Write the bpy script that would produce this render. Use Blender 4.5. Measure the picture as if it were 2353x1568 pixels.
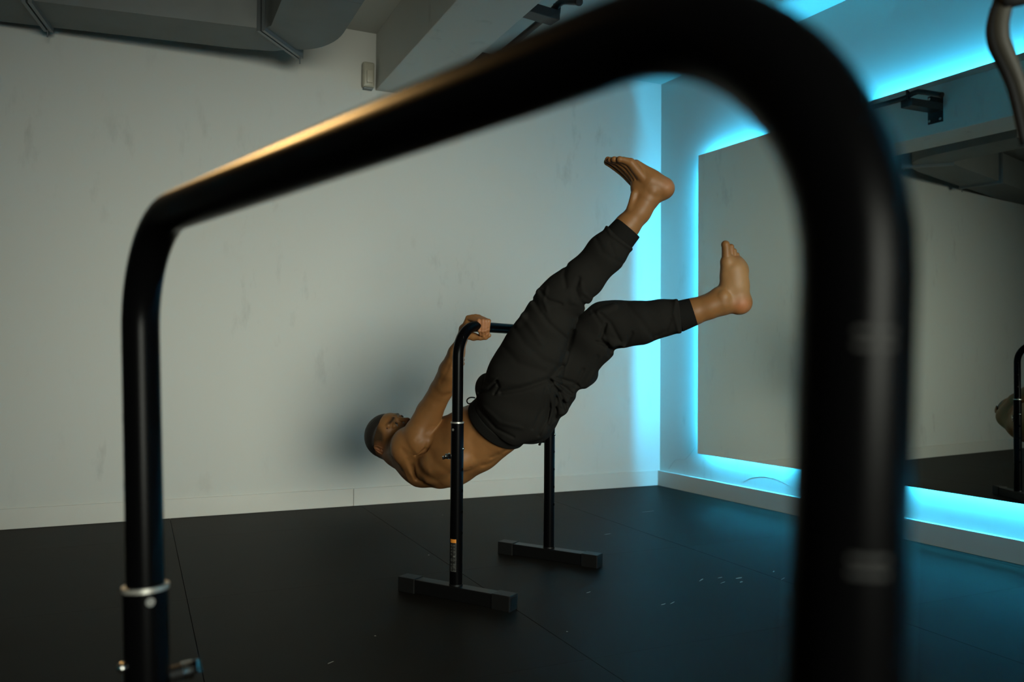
import bpy, bmesh, math, random
import numpy as np
from mathutils import Vector, Matrix
random.seed(7); rng = np.random.default_rng(7)
for o in list(bpy.data.objects): bpy.data.objects.remove(o)
SC = bpy.context.scene; COL = SC.collection

# ------------------------------------------------------------------ camera, world, light, exposure
FPX = 1881.767; W, H = 2353, 1568
YAW, PITCH, ROLL = 0.4301, 0.0223, 0.0080
CAM = np.array([0, 0, 0.83])
_cy, _sy, _cp, _sp = math.cos(YAW), math.sin(YAW), math.cos(PITCH), math.sin(PITCH)
_f = np.array([_sy*_cp, _cy*_cp, _sp]); _r = np.array([_cy, -_sy, 0]); _u = np.cross(_r, _f)
_cr, _sr = math.cos(ROLL), math.sin(ROLL)
RT, UP, FW = _cr*_r+_sr*_u, -_sr*_r+_cr*_u, _f
cam_data = bpy.data.cameras.new('camera'); cam = bpy.data.objects.new('camera', cam_data); COL.objects.link(cam)
cam_data.sensor_width = 36; cam_data.lens = FPX/W*36; cam_data.clip_start = .01; cam_data.clip_end = 50
M = Matrix.Identity(4)
for i in range(3):
    M[i][0], M[i][1], M[i][2], M[i][3] = RT[i], UP[i], -FW[i], CAM[i]
cam.matrix_world = M
cam_data.dof.use_dof = True; cam_data.dof.focus_distance = 2.92; cam_data.dof.aperture_fstop = 3.8
SC.camera = cam
SC.view_settings.view_transform = 'Standard'; SC.view_settings.look = 'None'
SC.view_settings.exposure = 0.0; SC.view_settings.gamma = 1; SC.view_settings.use_curve_mapping = False
world = bpy.data.worlds.new('world'); SC.world = world; world.use_nodes = True
world.node_tree.nodes['Background'].inputs[0].default_value = (.03, .035, .03, 1)
world.node_tree.nodes['Background'].inputs[1].default_value = .3

def area(name, loc, target, sx, sy, power, color, spread=180):
    l = bpy.data.lights.new(name, 'AREA'); l.shape = 'RECTANGLE'; l.size = sx; l.size_y = sy
    l.energy = power; l.color = color; l.spread = math.radians(spread)
    o = bpy.data.objects.new(name, l); COL.objects.link(o); o.location = loc
    o.rotation_euler = (Vector(target)-Vector(loc)).to_track_quat('-Z', 'Y').to_euler()
    return o
LED_STRENGTH = 300.0
LED_COLOR = (.035, .50, .88, 1)
area('key_light', (1.0, -2.9, 1.35), (1.15, 4.5, .65), 3.0, 1.5, 26, (.95, .98, .84), 45)
area('ceiling_lamp', (-.55, 3.0, 2.62), (0.0, .6, 1.0), .26, .7, 8.5, (1.0, .58, .20), 70)

# ------------------------------------------------------------------ materials
def mat(name, col, rough=.6, metal=0.0, spec=.5, emit=None, es=0, noise=None, bump=None, coords='Object'):
    m = bpy.data.materials.new(name); m.use_nodes = True; nt = m.node_tree; b = nt.nodes['Principled BSDF']
    b.inputs['Base Color'].default_value = (*col, 1); b.inputs['Roughness'].default_value = rough
    b.inputs['Metallic'].default_value = metal; b.inputs['Specular IOR Level'].default_value = spec
    if emit: b.inputs['Emission Color'].default_value = emit; b.inputs['Emission Strength'].default_value = es
    tc = nt.nodes.new('ShaderNodeTexCoord')
    if noise:
        sc, amt, col2 = noise
        n = nt.nodes.new('ShaderNodeTexNoise'); n.inputs['Scale'].default_value = sc; n.inputs['Detail'].default_value = 6
        nt.links.new(tc.outputs[coords], n.inputs['Vector'])
        r = nt.nodes.new('ShaderNodeValToRGB'); r.color_ramp.elements[0].position = .5-amt; r.color_ramp.elements[1].position = .5+amt
        r.color_ramp.elements[0].color = (*col, 1); r.color_ramp.elements[1].color = (*col2, 1)
        nt.links.new(n.outputs['Fac'], r.inputs[0]); nt.links.new(r.outputs[0], b.inputs['Base Color'])
    if bump:
        sc, st, ds = bump
        n = nt.nodes.new('ShaderNodeTexNoise'); n.inputs['Scale'].default_value = sc; n.inputs['Detail'].default_value = 4
        nt.links.new(tc.outputs[coords], n.inputs['Vector'])
        bp_ = nt.nodes.new('ShaderNodeBump'); bp_.inputs['Strength'].default_value = st; bp_.inputs['Distance'].default_value = ds
        nt.links.new(n.outputs['Fac'], bp_.inputs['Height']); nt.links.new(bp_.outputs[0], b.inputs['Normal'])
    return m

def wall_material():
    m = mat('painted_wall', (.60, .60, .56), .75, spec=.25, bump=(260, .10, .002))
    nt = m.node_tree; b = nt.nodes['Principled BSDF']; tc = [n for n in nt.nodes if n.type == 'TEX_COORD'][0]
    geo = nt.nodes.new('ShaderNodeNewGeometry')
    # scuff clouds: stretched vertical noise, gated by a larger patch noise
    mp = nt.nodes.new('ShaderNodeMapping'); mp.inputs['Scale'].default_value = (9, 9, 3.2)
    nt.links.new(geo.outputs['Position'], mp.inputs['Vector'])
    n1 = nt.nodes.new('ShaderNodeTexNoise'); n1.inputs['Scale'].default_value = 1; n1.inputs['Detail'].default_value = 8; n1.inputs['Roughness'].default_value = .65
    nt.links.new(mp.outputs[0], n1.inputs['Vector'])
    n2 = nt.nodes.new('ShaderNodeTexNoise'); n2.inputs['Scale'].default_value = 1.3; n2.inputs['Detail'].default_value = 2
    nt.links.new(geo.outputs['Position'], n2.inputs['Vector'])
    r1 = nt.nodes.new('ShaderNodeMapRange'); r1.inputs[1].default_value = .56; r1.inputs[2].default_value = .74
    nt.links.new(n1.outputs['Fac'], r1.inputs[0])
    r2 = nt.nodes.new('ShaderNodeMapRange'); r2.inputs[1].default_value = .45; r2.inputs[2].default_value = .62
    nt.links.new(n2.outputs['Fac'], r2.inputs[0])
    mu = nt.nodes.new('ShaderNodeMath'); mu.operation = 'MULTIPLY'
    nt.links.new(r1.outputs[0], mu.inputs[0]); nt.links.new(r2.outputs[0], mu.inputs[1])
    mu2 = nt.nodes.new('ShaderNodeMath'); mu2.operation = 'MULTIPLY'; mu2.inputs[1].default_value = .35
    nt.links.new(mu.outputs[0], mu2.inputs[0])
    mx = nt.nodes.new('ShaderNodeMix'); mx.data_type = 'RGBA'
    mx.inputs[6].default_value = (.60, .60, .56, 1); mx.inputs[7].default_value = (.26, .25, .23, 1)
    nt.links.new(mu2.outputs[0], mx.inputs[0]); nt.links.new(mx.outputs[2], b.inputs['Base Color'])
    return m
M_WALL = wall_material()
M_CEIL = mat('painted_ceiling', (.50, .50, .46), .8, spec=.2, bump=(200, .1, .002), noise=(3, .3, (.54, .54, .50)))
M_BASE = mat('white_baseboard', (.62, .61, .56), .45, spec=.4, noise=(5, .4, (.58, .57, .52)))
M_DUCT = mat('galvanised_duct', (.15, .16, .155), .6, metal=.2, noise=(6, .3, (.18, .19, .185)))
M_DUCTF = mat('duct_flange_steel', (.20, .22, .23), .45, metal=.6)
M_RUB = mat('black_rubber_tile', (.0085, .0075, .0055), .55, spec=.06, noise=(2.2, .18, (.0125, .011, .0085)), bump=(420, .25, .001), coords='Generated')
M_RUB.node_tree.nodes['Principled BSDF'].inputs['Roughness'].default_value = .5
M_CHALK = mat('chalk_scuff', (.30, .29, .25), .8)
M_TUBE = mat('black_powder_coat', (.0016, .0016, .0018), .28, spec=.05, bump=(900, .05, .0004))
M_BASEB = mat('black_base_steel', (.0030, .0030, .0030), .42, spec=.35)
M_CAP = mat('black_rubber_cap', (.0050, .0050, .0048), .5, spec=.35)
M_RING = mat('silver_ring', (.42, .41, .37), .35, metal=.6)
M_CHROME = mat('chrome', (.62, .62, .60), .18, metal=1.0)
M_PLUG = mat('white_plug', (.16, .16, .15), .5)
M_MARK = mat('white_print', (.10, .10, .09), .6)
M_MARKD = mat('dark_print', (.013, .013, .012), .7)  # darker copy of the print colour, for the near stand's height marks
M_HOLE = mat('dark_hole', (.002, .002, .002), .9, spec=0)
M_ORANGE = mat('orange_print', (.60, .20, .02), .5)
M_LABEL = mat('black_label', (.012, .012, .011), .4)
M_MIRROR = mat('mirror_glass', (.54, .58, .55), .0, metal=1.0)
M_LED = mat('led_strip', (0, 0, 0), .5, emit=LED_COLOR, es=LED_STRENGTH)
M_PLASTIC = mat('cream_plastic', (.42, .40, .32), .4)
M_LENS = mat('sensor_lens', (.50, .47, .38), .3)
M_VENT = mat('vent_metal', (.55, .54, .48), .5)
M_PULL = mat('pull_up_black', (.012, .013, .014), .4, spec=.4)
M_STRAP = mat('grey_tan_grip', (.045, .041, .032), .5, spec=.15, noise=(20, .3, (.03, .028, .022)))
M_BLACKW = mat('black_webbing', (.008, .008, .008), .75, spec=.2)

# ------------------------------------------------------------------ mesh helpers
def obj(name, verts, faces, m, parent=None, smooth=False, auto=None):
    me = bpy.data.meshes.new(name); me.from_pydata([tuple(map(float, v)) for v in verts], [], faces); me.update()
    bm = bmesh.new(); bm.from_mesh(me); bmesh.ops.recalc_face_normals(bm, faces=bm.faces); bm.to_mesh(me); bm.free()
    o = bpy.data.objects.new(name, me); COL.objects.link(o); me.materials.append(m)
    if smooth:
        for p in me.polygons: p.use_smooth = True
        if auto: me.set_sharp_from_angle(angle=math.radians(auto))
    if parent: attach(o, parent)
    return o
def attach(o, parent):
    o.parent = parent; o.matrix_parent_inverse = Matrix.Translation(-Vector(parent.location)) if parent.type == 'EMPTY' else Matrix.Identity(4)
def empty(name, loc):
    o = bpy.data.objects.new(name, None); o.location = loc; o.empty_display_size = .1; COL.objects.link(o); return o
def tag(o, label, cat, group=None):
    o['label'] = label; o['category'] = cat
    if group: o['group'] = group
    return o
def struct(o): o['kind'] = 'structure'; return o
class MB:
    def __init__(s): s.v = []; s.f = []
    def add(s, v, f):
        k = len(s.v); s.v += [tuple(map(float, x)) for x in v]; s.f += [tuple(i+k for i in q) for q in f]; return s
    def obb(s, c, ax, ay, az, hx, hy, hz, bev=0):
        c, ax, ay, az = map(np.array, (c, ax, ay, az)); c = c.astype(float)
        if bev <= 0:
            v = [c+sx*hx*ax+sy*hy*ay+sz*hz*az for sx in (-1, 1) for sy in (-1, 1) for sz in (-1, 1)]
            return s.add(v, [(0, 1, 3, 2), (4, 6, 7, 5), (0, 4, 5, 1), (2, 3, 7, 6), (0, 2, 6, 4), (1, 5, 7, 3)])
        bm = bmesh.new(); bmesh.ops.create_cube(bm, size=1)
        for q in bm.verts: q.co = Vector((q.co.x*2*hx, q.co.y*2*hy, q.co.z*2*hz))
        bmesh.ops.bevel(bm, geom=list(bm.edges), offset=bev, segments=2, affect='EDGES', profile=.6)
        bm.verts.index_update()
        v = [c+q.co.x*ax+q.co.y*ay+q.co.z*az for q in bm.verts]; f = [tuple(x.index for x in q.verts) for q in bm.faces]; bm.free()
        return s.add(v, f)
    def box(s, x0, x1, y0, y1, z0, z1, bev=0):
        return s.obb(((x0+x1)/2, (y0+y1)/2, (z0+z1)/2), (1, 0, 0), (0, 1, 0), (0, 0, 1), (x1-x0)/2, (y1-y0)/2, (z1-z0)/2, bev)
    def tube(s, P, r, n=24, caps=True):
        P = np.array(P, float); T = np.gradient(P, axis=0); T /= np.linalg.norm(T, axis=1)[:, None]
        r = np.broadcast_to(np.asarray(r, float), (len(P),))
        a = np.array([0, 0, 1.]) if abs(T[0][2]) < .9 else np.array([1., 0, 0])
        N = a-(a@T[0])*T[0]; N /= np.linalg.norm(N); v = []; f = []
        for i in range(len(P)):
            N = N-(N@T[i])*T[i]; N /= np.linalg.norm(N); B = np.cross(T[i], N)
            for k in range(n):
                t = 2*math.pi*k/n; v.append(P[i]+r[i]*(math.cos(t)*N+math.sin(t)*B))
        for i in range(len(P)-1):
            for k in range(n): f.append((i*n+k, i*n+(k+1) % n, (i+1)*n+(k+1) % n, (i+1)*n+k))
        if caps: f.append(tuple(range(n))[::-1]); f.append(tuple((len(P)-1)*n+k for k in range(n)))
        return s.add(v, f)
    def poly(s, pts, z0, z1):
        n = len(pts); v = [(*p, z0) for p in pts]+[(*p, z1) for p in pts]
        return s.add(v, [tuple(range(n))[::-1], tuple(range(n, 2*n))]+[(i, (i+1) % n, n+(i+1) % n, n+i) for i in range(n)])
    def sphere(s, c, r, n=12):
        c = np.array(c, float); v = [c+np.array([0, 0, r])]; f = []
        for i in range(1, n):
            for k in range(2*n):
                a, b = math.pi*i/n, math.pi*k/n; v.append(c+r*np.array([math.sin(a)*math.cos(b), math.sin(a)*math.sin(b), math.cos(a)]))
        v.append(c-np.array([0, 0, r])); m = 2*n
        for k in range(m): f.append((0, 1+k, 1+(k+1) % m))
        for i in range(n-2):
            for k in range(m): f.append((1+i*m+k, 1+(i+1)*m+k, 1+(i+1)*m+(k+1) % m, 1+i*m+(k+1) % m))
        L = len(v)-1
        for k in range(m): f.append((L, 1+(n-2)*m+(k+1) % m, 1+(n-2)*m+k))
        return s.add(v, f)
    def build(s, name, m, parent=None, smooth=False, auto=None): return obj(name, s.v, s.f, m, parent, smooth, auto)
def lin(a, b, n): t = np.linspace(0, 1, n)[:, None]; return np.array(a)*(1-t)+np.array(b)*t
def unit(v): v = np.array(v, float); return v/np.linalg.norm(v)
def ray(px, py): return FW+RT*(px-W/2)/FPX-UP*(py-H/2)/FPX

# ------------------------------------------------------------------ room
YB, XR, AL, ZC = 4.5664, 3.187, .0685, 2.6913
XL, YF = -3.2, -3.2
TA = math.tan(AL); xr = lambda y: XR+(YB-y)*TA
WD = unit((math.sin(AL), -math.cos(AL), 0))      # along right wall towards the camera
WN = unit((-math.cos(AL), -math.sin(AL), 0))     # normal of the right wall into the room
struct(MB().box(XL-.15, XR+.6, YB, YB+.15, -.15, ZC+.15).build('wall_back', M_WALL))
struct(MB().poly([(XR, YB), (xr(YF), YF), (xr(YF)+.15, YF), (XR+.15, YB)], -.0, ZC).build('wall_right', M_WALL))
struct(MB().box(XL-.15, XL, YF, YB, 0, ZC).build('wall_left', M_WALL))
struct(MB().box(XL-.15, xr(YF)+.15, YF-.15, YF, 0, ZC).build('wall_front', M_WALL))
struct(MB().box(XL-.15, xr(YF)+.15, YF-.15, YB, ZC, ZC+.15).build('ceiling', M_CEIL))
# floor: sub floor and rubber tiles, each a child
TH = .012
floor = struct(MB().box(XL-.15, xr(YF)+.15, YF-.15, YB, -.12, -TH-.0005).build('floor', mat('sub_floor', (.01, .01, .01), .9)))
def clip(poly):
    def half(pl, f):
        out = []
        for i in range(len(pl)):
            a, b = pl[i], pl[(i+1) % len(pl)]; fa, fb = f(a), f(b)
            if fa >= 0: out.append(a)
            if fa*fb < 0: t = fa/(fa-fb); out.append((a[0]+t*(b[0]-a[0]), a[1]+t*(b[1]-a[1])))
        return out
    for f in (lambda p: xr(p[1])-.001-p[0], lambda p: YB-.001-p[1], lambda p: p[0]-XL-.001, lambda p: p[1]-YF-.001):
        poly = half(poly, f)
        if len(poly) < 3: return None
    return poly
SX = [.172-3.102-1.034, .172-3.102, .172-2.068, .172-1.034, .172, 1.159, 2.241, 3.275, 4.31]
SY = [4.05-1.03*k for k in range(-1, 9)]
g = .0010
for i in range(len(SX)-1):
    for j in range(len(SY)-1):
        x0, x1, y1, y0 = SX[i]+g, SX[i+1]-g, SY[j]-.0001, SY[j+1]+.0001
        pl = clip([(x0, y0), (x1, y0), (x1, y1), (x0, y1)])
        if not pl: continue
        o = MB().poly(pl, -TH, 0).build('rubber_tile', M_RUB, floor)
        bv = o.modifiers.new('bevel', 'BEVEL'); bv.width = .0003; bv.segments = 1; bv.limit_method = 'ANGLE'; bv.angle_limit = .6
# chalk scuffs and specks lying in the rubber
def fl(px, py): d = ray(px, py); t = -CAM[2]/d[2]; return CAM+t*d
def scuff(px, py, L, w, ang):
    c = fl(px, py); v = []; n = 9
    for k in range(n):
        t = 2*math.pi*k/n; rr = 1+.35*rng.standard_normal()*.5
        a, b = L*math.cos(t)*rr, w*math.sin(t)*rr
        v.append((c[0]+a*math.cos(ang)-b*math.sin(ang), c[1]+a*math.sin(ang)+b*math.cos(ang)))
    MB().poly(v, -.0003, .0004).build('chalk_scuff', M_CHALK, floor)
for a in ((985, 1276, .004, .004, 0), (1017, 1184, .003, .003, 0), (1525, 1389, .016, .003, .3), (1545, 1386, .02, .002, .5), (1352, 1362, .012, .002, .4),
          (1612, 1333, .02, .003, .6), (1655, 1328, .012, .003, .2), (1662, 1339, .02, .002, .4), (1698, 1329, .02, .005, .2), (1703, 1338, .012, .004, .5),
          (1778, 1314, .012, .003, .7), (1800, 1330, .02, .002, .5), (1303, 1452, .003, .003, 0), (862, 1462, .003, .003, 0), (760, 1523, .012, .002, .6),
          (1396, 1228, .02, .002, .2), (1330, 1120, .02, .0015, .3), (1490, 1176, .04, .002, .1), (1020, 1344, .006, .002, .4)): scuff(*a)
# baseboards
HB = .0985; TB = .014
xj = (CAM+ray(811, 1140)*(YB/ray(811, 1140)[1]))[0]
bb = struct(MB().box(XL, XR, YB-.003, YB, 0, HB+.004).build('baseboard_back', M_BASE))
for a, b in ((XL, xj-.0012), (xj+.0012, XR-.012)):
    o = MB().box(a, b, YB-TB, YB-.003, .001, HB, .002).build('skirting_board', M_BASE, bb)
br = struct(MB().poly([(XR-.0, YB-.003), (xr(YF), YF), (xr(YF)-.003, YF), (XR-.003, YB-.003)], 0, HB+.001).build('baseboard_right', M_BASE))
ys = [YB-TB-.002, 2.13, -.6, YF]
for a, b in zip(ys[:-1], ys[1:]):
    a -= .0015; b += .0015
    MB().poly([(xr(a)-.003, a), (xr(b)-.003, b), (xr(b)-TB-.012, b), (xr(a)-TB-.012, a)], .001, HB).build('skirting_board', M_BASE, br)
struct(MB().box(XL, XL+TB, YF, YB-TB, 0, HB).build('baseboard_left', M_BASE))
# hairline cracks in the plaster beside and under the mirror
_n = WN; _q0 = np.array([XR, YB, 0])
def on_right(px, py):
    d = ray(px, py); t = (_q0-CAM)@_n/(d@_n); return CAM+t*d+_n*.0004
M_CRACK = mat('crack_grey', (.42, .42, .40), .8)  # one even grey for the thin crack lines
WR = bpy.data.objects['wall_right']
for c in ([(1537, 1078), (1546, 1064), (1553, 1057), (1563, 1056), (1574, 1057), (1584, 1047), (1592, 1036), (1598, 1029)], [(1708, 1108), (1722, 1100), (1738, 1096), (1756, 1096), (1775, 1099), (1796, 1107), (1814, 1116)]):
    MB().tube([on_right(*q) for q in c], .0008, 6).build('crack', M_CRACK, WR)
# ceiling beam
BX0, BX1, BZ = 1.2214, 1.5517, 2.3645
struct(MB().box(BX0, BX1, YF, YB, BZ, ZC, .004).build('trim_1', M_WALL))

# ------------------------------------------------------------------ mirror with LED strips behind
MY, MB0, MT0, MG = 4.140, .2554, 2.1105, .050
MEND = 6.9
p0 = np.array([xr(MY), MY, 0])
def mp(s, n, z): return p0+WD*s+WN*n+np.array([0, 0, z])
mir = empty('wall_mirror', tuple(mp(MEND/2, 0, MB0)))
tag(mir, 'large frameless mirror backlit with cyan light on the right wall', 'mirror')
zc, hz = (MB0+MT0)/2, (MT0-MB0)/2
MB().obb(mp(MEND/2, MG-.0025, zc), WD, WN, (0, 0, 1), MEND/2, .0025, hz).build('mirror_glass', M_MIRROR, mir)
IN = .055; LH = .026
MB().obb(mp(MEND/2, .0225, zc), WD, WN, (0, 0, 1), MEND/2-IN-.012, .022, hz-IN-.012).build('backing_frame', mat('backing', (.35, .35, .33), .8), mir)
lt = .004
for c, ax, L in ((mp(MEND/2, LH, MT0-IN), WD, MEND/2-IN), (mp(MEND/2, LH, MB0+IN), WD, MEND/2-IN), (mp(IN, LH, zc), np.array([0, 0, 1.]), hz-IN), (mp(MEND-IN, LH, zc), np.array([0, 0, 1.]), hz-IN)):
    other = unit(np.cross(ax, WN))
    MB().obb(c, ax, WN, other, L, .0045, lt).build('led_strip', M_LED, mir)

# ------------------------------------------------------------------ air duct
dz0, dz1 = 2.40, 2.66
DU = empty('air_duct', (.2, 4.2, dz0)); tag(DU, 'grey rectangular ceiling air duct turning the corner above the left wall', 'duct')
sl = -.13
def yr(x): return 4.36+sl*(x-.3)
def yf(x): return 4.055+sl*(x-.3)
xi, xo = .555, .885
# run along the back wall (straight, up to the mitre) and branch towards the camera
MB().poly([(-3.1, yf(-3.1)), (-.44, yf(-.44)), (-.44, yr(-.44)), (-3.1, yr(-3.1))], dz0, dz1).build('duct_section', M_DUCT, DU)
MB().poly([(-.44, yf(-.44)), (xi-.03, yf(xi-.03)), (xi+.06, yr(xi+.06)-.02), (.45, yr(.45)), (-.44, yr(-.44))], dz0, dz1).build('duct_section', M_DUCT, DU)
pts = [(xi-.03, yf(xi-.03)), (xi, yf(xi)-.05), (xi, 3.55), (xo, 3.55)]
cx_, cy_ = xo-.20, 4.02
for k in range(0, 11):
    t = math.radians(0+k*8.6); pts.append((cx_+.20*math.cos(t), cy_-.12+.33*math.sin(t)))
pts.append((xi+.06, yr(xi+.06)-.02))
MB().poly(pts, dz0, dz1).build('duct_elbow', M_DUCT, DU, smooth=True, auto=30)
MB().poly([(xi, 3.36), (xo, 3.36), (xo, 3.549), (xi, 3.549)], dz0, ZC).build('duct_section', M_DUCT, DU)
def flange(a, b, w=.014):
    a = np.array(a); b = np.array(b); d = unit(b-a); n = np.array([-d[1], d[0]])
    for s, ww in ((-1, .008), (1, .008)):
        q = [a-d*.02+n*s*w*.9-n*ww, b+d*.02+n*s*w*.9-n*ww, b+d*.02+n*s*w*.9+n*ww, a-d*.02+n*s*w*.9+n*ww]
        MB().poly([tuple(x) for x in q], dz0-.018, dz1+.012).build('flange', M_DUCTF, DU)
    c = (a+b)/2
flange((-.44-.02, yf(-.46)), (-.44+.03, yr(-.41)))
flange((xi-.03, yf(xi-.03)), (xi+.18, yr(xi+.06)-.03))
for q in ((-.41, yr(-.41)), (xi+.19, yr(xi+.1)-.03)):
    MB().tube([(q[0], q[1], dz0-.05), (q[0], q[1], dz0+.02)], .003, 8).build('hanger_rod', M_DUCTF, DU)

# ceiling grille
VG = empty('ceiling_vent', (-.35, 3.84, ZC-.02)); tag(VG, 'pale rectangular ceiling vent seen in the mirror beside the duct', 'vent')
x0, x1, y0, y1 = -.78, .03, 3.74, 3.93
for a in ((x0, x1, y0, y0+.03), (x0, x1, y1-.03, y1), (x0, x0+.03, y0+.03, y1-.03), (x1-.03, x1, y0+.03, y1-.03)):
    MB().box(*a, ZC-.014, ZC, .002).build('frame', M_VENT, VG)
MB().box(x0+.03, x1-.03, y0+.03, y1-.03, ZC-.001, ZC+.004).build('backing', M_HOLE, VG)
for k in range(6):
    y = y0+.045+k*.02
    MB().obb(((x0+x1)/2, y, ZC-.007), (1, 0, 0), unit((0, 1, .8)), unit((0, -.8, 1)), (x1-x0)/2-.032, .009, .0012).build('slat', M_VENT, VG)

# motion sensor
SE = empty('motion_sensor', (1.165, YB-.02, 2.42)); tag(SE, 'small cream motion sensor on the back wall beside the ceiling beam', 'sensor')
SXc = 1.172
MB().obb((SXc, YB-.022, 2.437), (1, 0, 0), (0, 1, 0), (0, 0, 1), .034, .022, .073, .014).build('housing', M_PLASTIC, SE, smooth=True, auto=60)
MB().obb((SXc+.004, YB-.046, 2.425), (1, 0, 0), (0, 1, 0), (0, 0, 1), .018, .006, .036, .005).build('lens', M_LENS, SE, smooth=True, auto=60)
MB().sphere((SXc-.012, YB-.044, 2.385), .0035, 8).build('indicator_light', M_CHROME, SE, smooth=True)
MB().obb((SXc, YB-.02, 2.360), (1, 0, 0), (0, 1, 0), (0, 0, 1), .026, .018, .004, .002).build('mounting_bracket', M_DUCTF, SE)

# ------------------------------------------------------------------ pull-up bar on the beam
PU = empty('pull_up_bar', (BX1, 3.55, 2.5)); tag(PU, 'black wall-mounted pull-up bar fixed to the right side of the ceiling beam', 'pull-up bar')
for yc in (3.555, 4.25):
    MB().box(BX1, BX1+.006, yc-.055, yc+.05, 2.435, 2.625, .002).build('mounting_plate', M_PULL, PU)
    ax = unit((.30, .03, -.01)); az = unit((-.01, 0, -1)); az = unit(np.cross(ax, (0, 1, 0))); ay = np.cross(az, ax)
    c = np.array([BX1+.155, yc+.0, 2.527])
    MB().obb(c, ax, ay, az, .155, .042, .024, .003).build('arm', M_PULL, PU)
    for dy, zz in ((-.04, 2.455), (.035, 2.455), (.035, 2.605), (-.04, 2.605)):
        MB().tube([(BX1+.006, yc+dy, zz), (BX1+.014, yc+dy, zz)], .009, 12).build('bolt', M_CHROME, PU)
    MB().add([(BX1+.30, yc-.006, 2.54), (BX1+.29, yc-.006, 2.585), (BX1+.33, yc-.006, 2.60), (BX1+.325, yc-.006, 2.54),
              (BX1+.30, yc+.006, 2.54), (BX1+.29, yc+.006, 2.585), (BX1+.33, yc+.006, 2.60), (BX1+.325, yc+.006, 2.54)],
             [(0, 1, 2, 3), (4, 7, 6, 5), (0, 4, 5, 1), (1, 5, 6, 2), (2, 6, 7, 3), (3, 7, 4, 0)]).build('saddle', M_PULL, PU)
P = [(1.85, 4.44, 2.50), (1.85, 4.36, 2.53), (1.85, 4.30, 2.555), (1.85, 4.22, 2.56), (1.85, 3.9, 2.56), (1.85, 3.64, 2.56), (1.85, 3.58, 2.563), (1.855, 3.53, 2.575), (1.86, 3.49, 2.575), (1.862, 3.45, 2.56), (1.862, 3.34, 2.512)]
MB().tube(P, .0165, 20).build('bar', M_PULL, PU, smooth=True, auto=50)
MB().tube([(1.862, 3.342, 2.5128), (1.862, 3.33, 2.508)], .0182, 20).build('end_cap', M_CAP, PU)

# ------------------------------------------------------------------ dip stands
RU, RL = .019, .0222
def bend(c, d0, d1, R, n=14):
    th = math.acos(max(-1, min(1, d0@d1))); t = R/math.tan(th/2); cen = c+unit(d0+d1)*R/math.sin(th/2)
    a, b = c+d0*t-cen, c+d1*t-cen; tot = math.pi-th; s = np.linspace(0, 1, n)[:, None]
    return cen+(np.sin((1-s)*tot)*a+np.sin(s*tot)*b)/math.sin(tot)
def patch(c, axis, out, r, z0, z1, a0, a1, n=8, lift=.0006, th=.0004):
    """thin curved plate hugging a round tube; a0..a1 angles about the axis from direction out"""
    side = np.cross(axis, out); v = []; f = []
    for lev in (lift, lift-th):
        for z in (z0, z1):
            for k in range(n+1):
                a = a0+(a1-a0)*k/n; v.append(c+axis*z+(r+lev)*(math.cos(a)*out+math.sin(a)*side))
    m = n+1
    for k in range(n):
        f += [(k, k+1, m+k+1, m+k), (2*m+k, 3*m+k, 3*m+k+1, 2*m+k+1), (k, 2*m+k, 2*m+k+1, k+1), (m+k, m+k+1, 3*m+k+1, 3*m+k)]
    f += [(0, m, 3*m, 2*m), (n, 2*m+n, 3*m+n, m+n)]
    return v, f
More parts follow.
